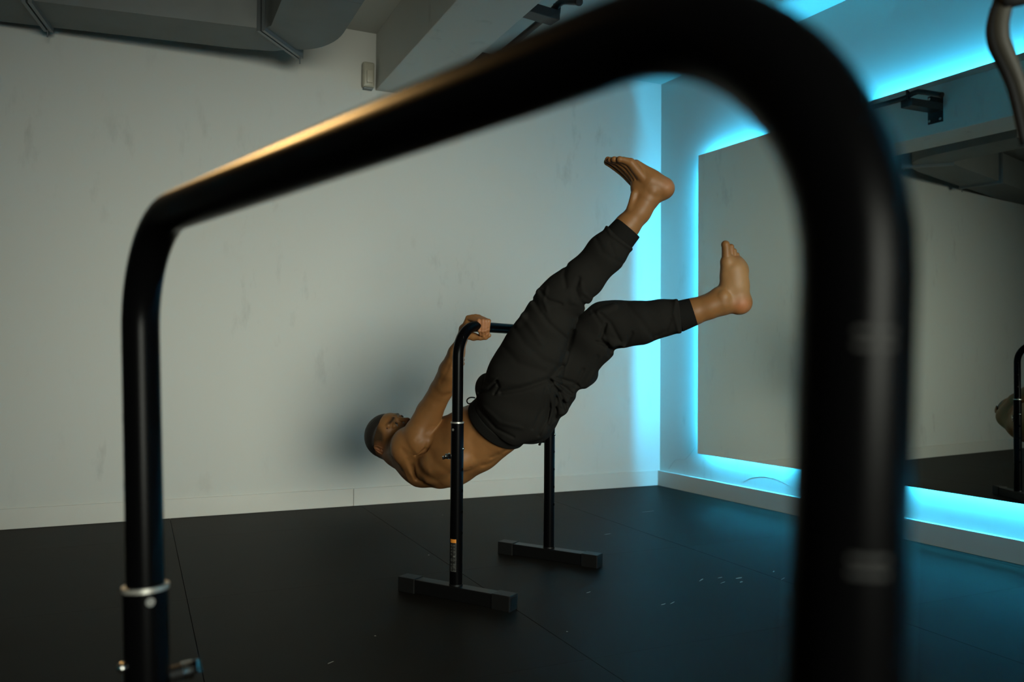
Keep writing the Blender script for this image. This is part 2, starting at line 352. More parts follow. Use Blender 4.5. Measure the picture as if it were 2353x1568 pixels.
def stand(name, label, A, B, h, la, lb, zcol, flip, base_half, mark_az, sticker, R=.11):
    A = np.array([*A, h]); B = np.array([*B, h]); u = unit(B-A); da, db = unit((*la, -1)), unit((*lb, -1))
    perp = unit(np.cross(u, (0, 0, 1)))       # side that carries the locking pin
    foot = lambda T, d, z: T+d*((T[2]-z)/-d[2])
    fa, fb = foot(A, da, 0), foot(B, db, 0)
    root = empty(name, ((fa[0]+fb[0])/2, (fa[1]+fb[1])/2, 0)); tag(root, label, 'dip bar')
    za = zcol-.05
    path = np.vstack([lin(foot(A, da, za), bend(A, da, u, R)[0], 6)[:-1], bend(A, da, u, R), lin(bend(A, da, u, R)[-1], bend(B, -u, db, R)[0], 10)[1:-1],
                      bend(B, -u, db, R), lin(bend(B, -u, db, R)[-1], foot(B, db, za), 6)[1:]])
    MB().tube(path, RU, 40).build('grip_bar', M_TUBE, root, smooth=True, auto=60)
    for T, d, az in ((A, da, mark_az[0]), (B, db, mark_az[1])):
        up = -d; f0 = foot(T, d, 0)
        at = lambda z: foot(T, d, z)
        MB().tube([at(.052), at(zcol)], RL, 40).build('lower_post', M_TUBE, root, smooth=True, auto=50)
        MB().tube([at(zcol-.001), at(zcol+.004)], RL+.0012, 40).build('collar_ring', M_RING, root, smooth=True, auto=50)
        MB().tube([at(.050), at(.056)], RL+.0016, 32).build('weld_bead', M_BASEB, root, smooth=True, auto=50)
        # T base
        c = np.array([f0[0], f0[1], .026])
        MB().obb(c, perp, u, (0, 0, 1), base_half, .024, .0235, .003).build('base_bar', M_BASEB, root)
        for s in (-1, 1):
            cc = c+perp*s*(base_half-.018)
            MB().obb(cc, perp, u, (0, 0, 1), .036, .027, .0262, .003).build('end_cap', M_CAP, root)
            MB().obb(cc+perp*s*.0362, perp, u, (0, 0, 1), .0006, .019, .018, 0).build('cap_recess', M_BASEB, root)
        # pin, holes, knob, plug
        pz = zcol-(.076 if flip else .088)
        MB().sphere(at(pz)+perp*(RL+.002), .0052, 10).build('locking_pin', M_CHROME, root, smooth=True)
        for k in range(1, 5):
            q = at(pz-.0725*k)+perp*(RL-.002)
            MB().tube([q, q+perp*.0026], .0058, 16).build('adjustment_hole', M_HOLE, root)
        kz = zcol-(.094 if flip else .118)
        kb = MB().tube([at(kz)-perp*(RL-.003), at(kz)-perp*(RL+.012)], .0085, 16).build('knob_stem', M_CAP, root, smooth=True, auto=50)
        q = at(kz)-perp*(RL+.018); w = unit(up*.22+u) if T is A else unit(up+u*.1)
        if flip: w = unit(up*.5+u)
        kb = MB().tube([q+perp*.006, q-perp*.006], .0095, 18)
        kb.obb(q-perp*.004+w*.011, unit(w-perp*.35), unit(perp+w*.35), np.cross(w, perp), .010, .003, .0065, .002).obb(q-perp*.004-w*.011, unit(w+perp*.35), unit(perp-w*.35), np.cross(w, perp), .010, .003, .0065, .002)
        kb.build('wing_knob', M_CHROME, root, smooth=True, auto=40)
        o_ = unit(-FW*.8+RT*(-.62)); o_ = unit(o_-(o_@up)*up)
        if flip: o_ = unit(-ray(365, 1380)+RT*.28); o_ = unit(o_-(o_@up)*up)
        q = at(zcol-(.010 if flip else .0225))+o_*(RL-.002)
        MB().tube([q, q+o_*.0028], .0045, 16).build('plug', M_PLUG, root)
        # printed height marks
        o2 = np.array([math.cos(az), math.sin(az), 0])
        for k in range(4 if flip else 5):
            zz = zcol+.004+.0725*k+(.028 if flip else 0)
            for dzz in (.0, .0045):
                v, f = patch(at(zz), up, o2, RU, dzz, dzz+.0016, -.32 if flip else -.15, .32 if flip else .15, 6, .0004, .0003)
                obj('height_mark', v, f, M_MARKD if flip else M_MARK, root)
    if sticker:
        up = -da; o2 = unit(-FW-RT*.35); o2 = unit(o2-(o2@up)*up); c0 = foot(A, da, .10)
        v, f = patch(c0, up, o2, RL, 0, .112, -.62, .42, 12, .0006, .0004)
        s = obj('warning_label', v, f, M_LABEL, root)
        v, f = patch(c0, up, o2, RL, .099, .111, -.60, .40, 12, .0010, .0004); o = obj('label_band', v, f, M_ORANGE, s); o['label'] = 'orange band at the top of the label'
        for (za_, zb_, a0, a1) in ((.002, .003, -.6, .4), (.0, .099, .385, .405)):
            v, f = patch(c0, up, o2, RL, za_, zb_, a0, a1, 8, .0010, .0004); obj('label_border', v, f, M_MARK, s)
        m = MB(); r2 = random.Random(3)
        for k in range(26):
            z = .006+k*.0034
            for a0, a1 in ((-.55, -.12), (-.06, .32)):
                L = a0+(a1-a0)*r2.uniform(.45, 1)
                if r2.random() < .8: v, f = patch(c0, up, o2, RL, z, z+.0011+(.002 if k in (12, 13, 20) else 0), a0, L, 4, .0010, .0004); m.add(v, f)
        o = m.build('label_print', M_MARK, s)
    return root
# the far stand, under the athlete
FA, FB_ = (1.0149, 2.6605), (1.5684, 3.0369)
def plane_z(px, py):
    d = ray(px, py); u = unit((FB_[0]-FA[0], FB_[1]-FA[1], 0)); n = np.array([-u[1], u[0], 0]); t = (np.array([*FA, 0])-CAM)@n/(d@n); return CAM+t*d
hF = plane_z(1150, 754.7)[2]; zcF = plane_z(1043, 973)[2]
mark_far = math.atan2(-.42, .55)
stand('dip_stand', 'black height-adjustable dip bar the athlete hangs from, in the middle of the room', FA, FB_, hF, (0, 0), (0, 0), zcF, False, .215, (mark_far, mark_far), True)
# the near stand, out of focus right in front of the camera
stand('dip_stand', 'out-of-focus black dip bar filling the foreground, nearest the camera', (.0001, .9715), (.2254, .2024), .9725, (.0335, -.0547), (-.0194, .019), .585, True, .215, (2.9, 4.2), False)

# ------------------------------------------------------------------ implicit surface mesher
class Prim:
    def __init__(s, kind, op, k, **a): s.kind, s.op, s.k = kind, op, k; s.__dict__.update(a)
    def d(s, p):
        if s.kind == 'cone':
            q = p
            if s.sv is not None:
                c = (s.a+s.b)/2; q = p-((p-c)@s.sv)[..., None]*s.sv*(1-1/s.ss)
            ba = s.b-s.a; t = np.clip(((q-s.a)@ba)/(ba@ba+1e-12), 0, 1)
            return np.linalg.norm(q-s.a-t[..., None]*ba, axis=-1)-(s.ra+(s.rb-s.ra)*t)
        if s.kind == 'ell':
            q = (p-s.c)@s.A.T/s.r; k0 = np.linalg.norm(q, axis=-1)+1e-9; k1 = np.linalg.norm(q/s.r, axis=-1)+1e-9
            return k0*(k0-1)/k1
        if s.kind == 'plane': return (p-s.c)@s.n
        if s.kind == 'cut': return np.maximum(-((p-s.c)@s.n), np.linalg.norm(p-s.c, axis=-1)-s.R)
def cone(a, b, ra, rb, k=.02, sv=None, ss=1, op='u'):
    return Prim('cone', op, k, a=np.array(a, float), b=np.array(b, float), ra=ra, rb=rb, sv=None if sv is None else np.array(sv, float), ss=ss)
def ell(c, r, A=None, k=.02, op='u'): return Prim('ell', op, k, c=np.array(c, float), r=np.array(r, float), A=np.eye(3) if A is None else np.array(A, float))
def smin(a, b, k):
    if k <= 0: return np.minimum(a, b)
    h = np.clip(.5+.5*(b-a)/k, 0, 1); return b+(a-b)*h-k*h*(1-h)
def field(prims, C, off, disp=None, extra=0):
    d = np.full((len(C), len(off)), .06); rad = np.linalg.norm(off, axis=1).max()+extra/1.3
    for pr in prims:
        dc = pr.d(C)
        if pr.op == 'u': sel = np.nonzero(dc < rad*1.3+.034+pr.k)[0]
        elif pr.op == 'i': sel = np.nonzero(dc > -rad*1.3-.034-pr.k)[0]
        else: sel = np.nonzero(dc < rad*1.3+.034+pr.k)[0]
        if len(sel) == 0: continue
        q = pr.d(C[sel][:, None, :]+off[None])
        if pr.op == 'u': d[sel] = smin(d[sel], q, pr.k)
        elif pr.op == 's': d[sel] = -smin(-d[sel], q, pr.k)
        elif pr.op == 'i': d[sel] = -smin(-d[sel], -q, pr.k)
    if disp is not None: d += disp(C[:, None, :]+off[None])
    return d
def mesh_field(prims, lo, hi, h, n=6, disp=None):
    hc = h*n; lo = np.array(lo); N = np.ceil((np.array(hi)-lo)/hc).astype(int)
    gx = np.stack(np.meshgrid(*[np.arange(k) for k in N], indexing='ij'), -1).reshape(-1, 3)
    C = lo+(gx+.5)*hc; keep = np.zeros(len(C), bool)
    for s in range(0, len(C), 60000):
        keep[s:s+60000] = np.abs(field(prims, C[s:s+60000], np.zeros((1, 3)), disp)[:, 0]) < hc*1.45
    gx = gx[keep]; base = gx*n; lc = np.stack(np.meshgrid(*[np.arange(n+1)]*3, indexing='ij'), -1)
    off = (lc.reshape(-1, 3)-n/2)*h
    V = []; K = []; E = []; S = np.int64(4096)
    cor = [(i, j, k) for i in (0, 1) for j in (0, 1) for k in (0, 1)]
    edges = [(a, b) for a in range(8) for b in range(a+1, 8) if sum(abs(x-y) for x, y in zip(cor[a], cor[b])) == 1]
    for s in range(0, len(gx), 4000):
        bs = base[s:s+4000]; v = field(prims, lo+(gx[s:s+4000]+.5)*hc, off, disp).reshape(-1, n+1, n+1, n+1)
        cv = np.stack([v[:, i:i+n, j:j+n, k:k+n] for i, j, k in cor], -1); sg = cv < 0
        mixed = sg.any(-1) & ~sg.all(-1); b, i, j, k = np.nonzero(mixed); c = cv[b, i, j, k]
        acc = np.zeros((len(b), 3)); cnt = np.zeros(len(b))
        for a, e in edges:
            va, ve = c[:, a], c[:, e]; m = (va < 0) != (ve < 0); t = np.where(m, va/(va-ve+1e-20), 0)[:, None]
            acc += np.where(m[:, None], np.array(cor[a])*(1-t)+np.array(cor[e])*t, 0); cnt += m
        G = bs[b]+np.stack([i, j, k], -1); V.append(lo+(G+acc/cnt[:, None])*h); K.append((G[:, 0].astype(np.int64)*S+G[:, 1])*S+G[:, 2])
        sv = v < 0
        for ax in range(3):
            sl0 = [slice(None), slice(0, n), slice(0, n), slice(0, n)]; sl1 = list(sl0); sl1[ax+1] = slice(1, n+1)
            a0, a1 = sv[tuple(sl0)], sv[tuple(sl1)]; b, i, j, k = np.nonzero(a0 != a1)
            G = bs[b]+np.stack([i, j, k], -1); E.append((ax, G, a0[b, i, j, k]))
    V = np.vstack(V); K = np.concatenate(K); o = np.argsort(K); V, K = V[o], K[o]; F = []
    key = lambda G: (G[:, 0].astype(np.int64)*S+G[:, 1])*S+G[:, 2]
    for ax, G, ins in E:
        b, c = (ax+1) % 3, (ax+2) % 3; eb, ec = np.eye(3, dtype=int)[b], np.eye(3, dtype=int)[c]
        q = np.stack([key(G-eb-ec), key(G-ec), key(G), key(G-eb)], -1); idx = np.searchsorted(K, q); idx = np.minimum(idx, len(K)-1)
        ok = (K[idx] == q).all(1); idx = idx[ok]; fl_ = ~ins[ok]; idx[fl_] = idx[fl_][:, ::-1]; F.append(idx)
    return V, np.vstack(F)
def to_world(V): return CAM+V[:, :1]*RT+V[:, 1:2]*UP+V[:, 2:3]*FW
def np_mesh(name, V, F, m, parent=None, color=None):
    me = bpy.data.meshes.new(name); me.vertices.add(len(V)); me.vertices.foreach_set('co', V.astype(np.float32).ravel())
    me.loops.add(F.size); me.loops.foreach_set('vertex_index', F.astype(np.int32).ravel())
    me.polygons.add(len(F)); me.polygons.foreach_set('loop_start', np.arange(0, F.size, 4, dtype=np.int32)); me.polygons.foreach_set('loop_total', np.full(len(F), 4, np.int32))
    me.update(calc_edges=True); me.validate(); me.polygons.foreach_set('use_smooth', np.ones(len(me.polygons), bool))
    if color is not None:
        ca = me.color_attributes.new('tint', 'FLOAT_COLOR', 'POINT'); ca.data.foreach_set('color', np.c_[color, np.ones(len(color))].astype(np.float32).ravel())
    me.materials.append(m); o = bpy.data.objects.new(name, me); COL.objects.link(o)
    if parent: attach(o, parent)
    return o
def lean(px, py):
    # the torso leans away from the camera: shoulders and head hang deeper than the gripping hand, hips and feet
    a = np.clip((1195-np.asarray(px, float))/290, 0, 1.1); b = np.clip((np.asarray(py, float)-765)/190, 0, 1)
    return 1+.108*a*b*b*(3-2*b)
_K = [1.0]
def Q(px, py, D):
    _K[0] = float(lean(px, py)); D = D*_K[0]
    return np.array([(px-W/2)/FPX*D, -(py-H/2)/FPX*D, D])   # view-aligned build frame in metres, turned into world space by to_world
def R_(r, D): return r/FPX*D*_K[0]
def chain(pts, k=.02, **kw):
    """pts: (px,py,D,r_px)"""
    out = []
    for a, b in zip(pts[:-1], pts[1:]):
        qa = Q(*a[:3]); ra = R_(a[3], a[2]); qb = Q(*b[:3]); out.append(cone(qa, qb, ra, R_(b[3], b[2]), k, **kw))
    return out
ZV = np.array([0, 0, 1.])

# where the grip bar is (depth along the view) at a given px
def bar_depth(px, py=755): return (plane_z(px, py)-CAM)@FW

exec_person = True
# ------------------------------------------------------------------ athlete
M_SKIN = mat('skin', (.26, .118, .040), .50, spec=.32)
def _skin():
    nt = M_SKIN.node_tree; b = nt.nodes['Principled BSDF']
    a = nt.nodes.new('ShaderNodeAttribute'); a.attribute_name = 'tint'
    tc = nt.nodes.new('ShaderNodeTexCoord'); n = nt.nodes.new('ShaderNodeTexNoise'); n.inputs['Scale'].default_value = 26; n.inputs['Detail'].default_value = 5
    nt.links.new(tc.outputs['Object'], n.inputs['Vector'])
    mr = nt.nodes.new('ShaderNodeMapRange'); mr.inputs[3].default_value = .88; mr.inputs[4].default_value = 1.12; nt.links.new(n.outputs['Fac'], mr.inputs[0])
    mx = nt.nodes.new('ShaderNodeVectorMath'); mx.operation = 'SCALE'; nt.links.new(a.outputs['Color'], mx.inputs[0]); nt.links.new(mr.outputs[0], mx.inputs['Scale'])
    nt.links.new(mx.outputs[0], b.inputs['Base Color'])
    b.inputs['Subsurface Weight'].default_value = .08; b.inputs['Subsurface Radius'].default_value = (.012, .005, .002); b.inputs['Subsurface Scale'].default_value = .5
    n2 = nt.nodes.new('ShaderNodeTexNoise'); n2.inputs['Scale'].default_value = 350; nt.links.new(tc.outputs['Object'], n2.inputs['Vector'])
    bp_ = nt.nodes.new('ShaderNodeBump'); bp_.inputs['Strength'].default_value = .12; bp_.inputs['Distance'].default_value = .0008
    nt.links.new(n2.outputs['Fac'], bp_.inputs['Height']); nt.links.new(bp_.outputs[0], b.inputs['Normal'])
_skin()
M_HAIR = mat('black_hair', (.010, .008, .007), .6, spec=.3, noise=(180, .3, (.018, .014, .011)), bump=(500, .6, .002))
M_EYE = mat('eye_white', (.25, .22, .19), .25)
M_IRIS = mat('dark_iris', (.012, .008, .006), .1, spec=.8)
M_CLOTH = mat('black_fleece', (.011, .0102, .009), .92, spec=.08, noise=(7, .35, (.015, .014, .0122)), bump=(700, .35, .0012))
M_RIB = mat('black_ribbing', (.009, .0085, .0075), .92, spec=.08, bump=(500, .4, .001))

root = empty('person', tuple(to_world(Q(1180, 945, 3.08)[None])[0]))
tag(root, 'shirtless barefoot person in black joggers holding a lever under the dip bar', 'person')

DT = 3.09                                                   # torso depth along the view
T = [(928, 1040, DT, 40), (975, 1051, DT, 65), (1032, 1038, DT, 77), (1088, 1010, DT, 73), (1132, 983, DT, 65.5), (1185, 948, DT, 62)]
body = []
body += chain(T, .03, sv=ZV, ss=1.22)
# far shoulder, trapezius, neck
body += [cone(Q(935, 1030, 3.05), Q(960, 1020, 3.19), R_(40, 3.1), R_(40, 3.2), .03)]
body += chain([(893, 1022, 3.11, 34), (915, 1032, 3.10, 35), (945, 1040, DT, 44)], .03)
# pectorals and belly along the top outline
body += [cone(Q(985, 1007, 2.99), Q(1028, 992, 3.02), R_(31, 3), R_(25, 3), .02), cone(Q(1000, 1002, 3.18), Q(1045, 998, 3.16), R_(28, 3.1), R_(28, 3.1), .02),
         cone(Q(1062, 975, DT), Q(1102, 958, DT), R_(25, DT), R_(26, DT), .03)]
# latissimus / scapula / spine muscles
body += [cone(Q(948, 1062, 2.97), Q(990, 1085, 2.97), R_(25, 3), R_(27, 3), .018), cone(Q(1000, 1062, 2.935), Q(1060, 1058, 2.945), R_(30, 3), R_(24, 3), .03),
         cone(Q(965, 1087, 3.04), Q(1010, 1096, 3.05), R_(24, 3), R_(24, 3), .02), cone(Q(1010, 1090, 3.03), Q(1140, 1018, 3.05), R_(27, 3), R_(18, 3), .03)]
for i in range(4):
    x = 1080+i*19; body.append(cone(Q(x, 1078-i*12, 2.955), Q(x+12, 1098-i*15, 3.0), R_(1.6, 3), R_(1, 3), .010, op='s'))
# right shoulder and arm
body += [ell(Q(938, 1027, 2.945), (R_(41, 2.95), R_(46, 2.95), .07), k=.025), ell(Q(962, 1010, 2.915), (R_(30, 2.9), R_(34, 2.9), .045), k=.02)]
arm = [(948, 1018, 2.94, 38), (962, 997, 2.94, 33.5), (987, 947, 2.955, 29.5), (1014, 897, 2.975, 26), (1034, 852, 2.985, 25), (1049, 811, 2.998, 18.5), (1061, 780, 3.01, 12), (1066, 757, 3.02, 11)]
body += chain(arm, .012)
body += [cone(Q(970, 982, 2.925), Q(1002, 928, 2.95), R_(17, 2.93), R_(14, 2.93), .02), cone(Q(973, 1008, 2.935), Q(993, 965, 2.95), R_(13, 2.93), R_(11, 2.95), .02),
         cone(Q(1022, 888, 2.955), Q(1044, 838, 2.975), R_(15, 2.95), R_(11, 2.95), .02)]
# crease of the armpit and along the arm
body += [cone(Q(990, 1012, 2.90), Q(976, 1036, 2.905), R_(1.2, 2.9), R_(1.4, 2.9), .014, op='s'), cone(Q(976, 1036, 2.905), Q(955, 1046, 2.90), R_(3, 2.9), R_(2, 2.9), .014, op='s'),
         cone(Q(942, 1062, 2.885), Q(958, 1100, 2.97), R_(3, 2.9), R_(2, 2.9), .018, op='s'), cone(Q(978, 1036, 2.895), Q(975, 1050, 2.905), R_(.8, 2.9), R_(.8, 2.9), .008, op='s'),
         cone(Q(1040, 845, 2.945), Q(1060, 795, 2.985), R_(1.2, 2.9), R_(1, 2.9), .006, op='s')]
# left arm, behind the right one, hand clasped round the right forearm
body += chain([(955, 1012, 3.19, 34), (976, 962, 3.17, 25), (1004, 905, 3.13, 20), (1028, 864, 3.10, 18), (1040, 842, 3.07, 13), (1045, 832, 3.05, 11)], .015)
for i in range(4):
    y = 838-i*9; body += chain([(1048, y+2, 3.05, 5.5), (1057, y, 3.03, 5), (1063, y-2, 3.0, 4.6), (1061, y-2, 2.985, 4.2)], .003)
body += chain([(1044, 836, 3.05, 6), (1034, 826, 3.02, 5.5), (1034, 818, 2.99, 5)], .003)
# right hand: palm behind the bar, fingers over the top, thumb underneath
BD = bar_depth(1105)
mcp = [(1076, 731, BD+.022), (1084.5, 729.5, BD+.020), (1093, 728.5, BD+.018), (1101, 730, BD+.016)]
pip = [(1100, 737, BD-.026), (1109.5, 737.5, BD-.024), (1117, 738, BD-.020), (1123.5, 738, BD-.016)]
dip = [(1101.5, 760, BD-.034), (1108.5, 761, BD-.033), (1115, 760, BD-.030), (1121.5, 757, BD-.027)]
tip = [(1104.5, 769, BD-.020), (1110, 771, BD-.018), (1116, 770, BD-.016), (1121, 767, BD-.014)]
wr = (1067, 757, 3.02)
for i in range(4):
    body += chain([(*wr, 8.5), (*mcp[i], 6.3)], .008)
    body += chain([(*mcp[i], 6.0), (*pip[i], 4.5), (*dip[i], 4.0), (*tip[i], 3.9)], .0012)
    body.append(ell(Q(*pip[i]), (.0076, .0082, .0082), k=.002)); body.append(ell(Q(*mcp[i]), (.0100, .0088, .0100), k=.003))
    body.append(ell(Q(*dip[i]), (.0068, .0074, .0074), k=.002))
body += chain([(*wr, 11), (1072, 770, BD+.02, 9.5), (1088, 774, BD+.012, 8.5), (1098, 775, BD+.004, 7.0)], .008)
body += chain([(1090, 774, BD+.008, 7), (1104, 776.5, BD-.004, 6), (1116, 776, BD-.014, 5.3), (1124, 771, BD-.020, 4.8)], .003)
# legs inside the trousers, down to the ankles
body += chain([(1190, 935, 3.0, 58), (1232, 810, 2.95, 48), (1280, 697, 2.90, 34), (1335, 640, 2.87, 36), (1395, 575, 2.84, 30), (1440, 521, 2.825, 27.5), (1468, 488, 2.82, 25), (1484, 462, 2.82, 27)], .02)
body += chain([(1215, 935, 3.16, 55), (1310, 840, 3.10, 44), (1390, 746, 3.03, 36), (1450, 740, 3.01, 38), (1530, 729, 2.99, 30), (1592, 717, 2.97, 29), (1628, 705, 2.96, 27), (1655, 694, 2.955, 30)], .02)
# right foot (nearer, upper), seen from its outer side
A = 2.82
body += [ell(Q(1521, 433, A+.005), (R_(27, A), R_(24, A), .033), k=.02), ell(Q(1492, 444, A), (R_(32, A), R_(28, A), .036), k=.02)]
body += chain([(1521, 434, A, 24), (1492, 420, A+.002, 28), (1465, 399, A+.004, 22)], .018, sv=ZV, ss=1.15)
body += [cone(Q(1461, 378, A-.018), Q(1528, 432, A-.012), R_(11, A), R_(20, A), .012)]
body += [ell(Q(1501, 440, A-.032), (.016, .014, .012), k=.012), ell(Q(1465, 432, A), (R_(16, A), R_(22, A), .022), k=.02)]
mt = [((1478, 410, A-.028, 12), (1449, 374, A-.034, 10.5), (1433, 368, A-.036, 7.5), (1424, 366.5, A-.036, 7)),
      ((1472, 413, A-.016, 11), (1443, 380, A-.020, 9), (1425, 370, A-.022, 6.5), (1411, 366.5, A-.022, 6.5)),
      ((1468, 416, A-.002, 11), (1439, 387, A-.004, 9), (1419, 373.5, A-.006, 6.2), (1402.5, 367.5, A-.006, 6.3)),
      ((1464, 420, A+.012, 11), (1436, 393, A+.014, 9), (1414, 378, A+.012, 6.2), (1397, 367, A+.010, 6.6)),
      ((1462, 424, A+.028, 12), (1434, 398, A+.034, 10), (1412, 384, A+.034, 7.6), (1396, 372.5, A+.032, 8.0))]
for m_ in mt:
    body += chain(m_[:2], .004); body += chain(m_[1:], .002); body.append(ell(Q(*m_[-1][:3]), (R_(m_[-1][3]*1.05, A),)*3, k=.002))
body += [cone(Q(1456, 446, A-.018), Q(1448, 478, A-.018), R_(7, A), R_(7, A), .012)]
for a, b in zip(mt[:-1], mt[1:]):
    pa, pb = (np.array(a[0][:3])+np.array(b[0][:3]))/2, (np.array(a[1][:3])+np.array(b[1][:3]))/2
    body.append(cone(Q(pa[0]-13, pa[1]+2, pa[2]-.004), Q(pb[0]-6, pb[1]+5, pb[2]-.006), .0010, .0022, .005, op='s'))
# left foot (further, lower), sole turned to the camera
B = 2.95
body += [ell(Q(1699, 697, B), (R_(29, B), R_(26.5, B), .036), k=.02), ell(Q(1660, 690, B+.005), (R_(30, B), R_(33, B), .036), k=.02), ell(Q(1664, 680, B-.03), (.017, .017, .012), k=.014)]
body += chain([(1696, 690, B, 28), (1690, 655, B-.004, 30), (1688, 622, B-.008, 30)], .015, sv=ZV, ss=.72)
body += chain([(1672, 665, B, 20), (1669, 635, B-.004, 13), (1668, 605, B-.010, 12)], .012)
body += [ell(Q(1672, 600, B-.014), (R_(15.5, B), R_(18, B), .020), k=.010), ell(Q(1692, 608, B-.004), (R_(20, B), R_(20, B), .018), k=.012), ell(Q(1706, 622, B+.002), (R_(14.5, B), R_(20, B), .018), k=.012)]
tt = [((1669, 588, B-.016, 10.5), (1668, 571, B-.018, 9.3), (1667, 562.5, B-.018, 9)), ((1681, 592, B-.006, 7), (1680.5, 575, B-.010, 6), (1680, 567.5, B-.010, 6.3)),
      ((1689, 597, B-.001, 6.5), (1688, 583, B-.005, 5.6), (1686.5, 577, B-.006, 5.9)), ((1697, 602, B+.005, 6), (1695.5, 591, B+.001, 5.4), (1693, 586, B+.000, 5.7)), ((1705, 609, B+.010, 6), (1702, 599, B+.007, 5.2), (1699.5, 595, B+.006, 5.6))]
for t_ in tt: body += chain(t_, .0018); body.append(ell(Q(*t_[-1][:3]), (R_(t_[-1][3]*1.08, B),)*3, k=.002))
# head
HO = Q(893, 1004, 3.11)
u_h = unit((-.82, .57, 0)); f0 = unit((.57, .82, 0)); aa = math.radians(25)
F_h = math.cos(aa)*f0-math.sin(aa)*ZV; S_h = unit(np.cross(u_h, F_h))
if S_h[2] > 0: S_h = -S_h
HA = np.stack([F_h, S_h, u_h])
def hp(f, s, u): return HO+F_h*f+S_h*s+u_h*u
def he(f, s, u, a, b, c, k=.01, op='u', yaw=0):
    Am = HA
    if yaw: Am = np.stack([math.cos(yaw)*F_h+math.sin(yaw)*S_h, math.cos(yaw)*S_h-math.sin(yaw)*F_h, u_h])
    return ell(hp(f, s, u), (a, b, c), A=Am, k=k, op=op)
hd = []; HS = 1.10
skull = he(-.002, 0, .005, .087, .072, .080, .02)
hd += [skull, he(.034, 0, -.052, .055, .056, .068, .025), cone(hp(.076, 0, -.096), hp(.066, 0, -.092), .017, .022, .025), he(.046, 0, .020, .042, .058, .042, .02)]
for s in (-1, 1):
    hd += [he(.062, s*.040, -.032, .026, .022, .020, .018), cone(hp(.088, s*.010, .020), hp(.074, s*.046, .020), .007, .007, .010),
             he(.092, s*.030, .002, .009, .017, .010, .010, 's'), cone(hp(.0, s*.06, -.075), hp(.06, s*.02, -.104), .012, .014, .02)]
hd += [cone(hp(.090, 0, .010), hp(.108, 0, -.022), .0065, .0095, .008), he(.110, 0, -.027, .011, .0115, .0095, .006)]
for s in (-1, 1):
    hd += [he(.101, s*.0125, -.031, .0095, .0075, .0075, .004), he(.107, s*.0075, -.0385, .005, .0036, .005, .002, 's')]
hd += [he(.090, 0, -.058, .016, .022, .014, .012), cone(hp(.101, -.018, -.058), hp(.101, .018, -.058), .0045, .0045, .004), cone(hp(.100, -.016, -.068), hp(.100, .016, -.068), .0058, .0058, .004),
         cone(hp(.108, -.020, -.063), hp(.108, .020, -.063), .0012, .0012, .002, op='s')]
for s in (-1, 1):                                            # eyelids round an open slit
    hd += [he(.0785, s*.031, .002, .0135, .0165, .0125, .003), cone(hp(.0935, s*.031-.012, -.0005), hp(.0935, s*.031+.013, .002), .0012, .0012, .0016, op='s')]
for s in (-1, 1):                                            # ears
    ey = s*.25
    hd += [he(-.016, s*.079, -.008, .019, .0075, .031, .004, yaw=ey), he(-.014, s*.085, -.004, .0125, .006, .022, .003, 's', yaw=ey), he(-.009, s*.078, -.012, .006, .0065, .010, .003, yaw=ey),
             cone(hp(-.020, s*.080, .010), hp(-.016, s*.080, -.022), .0028, .0024, .003), he(-.008, s*.083, -.014, .005, .006, .007, .002, 's', yaw=ey), he(-.010, s*.077, -.034, .008, .005, .009, .004, yaw=ey)]

for pr in hd:
    if pr.kind == 'ell': pr.c = HO+(pr.c-HO)*HS; pr.r = pr.r*HS
    else: pr.a = HO+(pr.a-HO)*HS; pr.b = HO+(pr.b-HO)*HS; pr.ra *= HS; pr.rb *= HS
    pr.k *= HS
body += hd
def fold_disp(p, lines):
    x, y, z = p[..., 0], p[..., 1], p[..., 2]; out = np.zeros(x.shape)
    X = x/z*FPX+W/2; Y = -y/z*FPX+H/2
    x0_, x1_, y0_, y1_ = X.min(), X.max(), Y.min(), Y.max()
    for pts, D, amp, wd in lines:
        px = np.array(pts, float)
        if px[:, 0].min()-4*wd > x1_ or px[:, 0].max()+4*wd < x0_ or px[:, 1].min()-4*wd > y1_ or px[:, 1].max()+4*wd < y0_: continue
        best = np.full(X.shape, 1e9); n = len(px)-1
        for i in range(n):
            a_, b_ = px[i], px[i+1]; ab = b_-a_; t = np.clip(((X-a_[0])*ab[0]+(Y-a_[1])*ab[1])/(ab@ab), 0, 1)
            taper = 1.0 if n < 2 else 1.0
            dd = (X-a_[0]-t*ab[0])**2+(Y-a_[1]-t*ab[1])**2; s_ = (i+t)/n; e = np.minimum(1, 5*np.minimum(s_+.12, 1.12-s_))
            best = np.minimum(best, dd/np.maximum(e, .15))
        out = out+amp*np.exp(-best/(wd*wd))*np.clip(((D+.02)*lean(X, Y)-z)/.03, 0, 1)
    return out
BODY_LINES = [([(938, 1058), (948, 1082), (972, 1108)], 3.0, .004, 6), ([(986, 1034), (998, 1062), (1036, 1088)], 3.0, .0035, 10), ([(1128, 1052), (1150, 1043), (1172, 1030)], 3.05, .004, 5),
 ([(1108, 1070), (1130, 1064), (1152, 1050)], 3.05, .003, 5), ([(1098, 985), (1084, 1012), (1090, 1050)], 3.05, .0022, 12), ([(1060, 1080), (1088, 1078), (1112, 1068)], 3.05, .0025, 6),
 ([(955, 1040), (962, 1060), (985, 1085)], 3.0, -.003, 9), ([(958, 1012), (975, 1000), (992, 980)], 3.0, .002, 6), ([(1000, 930), (1015, 915), (1030, 905)], 2.98, .0018, 6),
 ([(1012, 880), (1028, 850), (1042, 812)], 3.0, .0018, 4), ([(925, 1035), (938, 1050), (948, 1058)], 3.0, .0025, 7), ([(1148, 1040), (1168, 1022)], 3.05, -.002, 5)]
def bdisp(p): return fold_disp(p, BODY_LINES)
blo = np.array([-.73, -.74, 2.68]); bhi = np.array([.93, .67, 3.92])
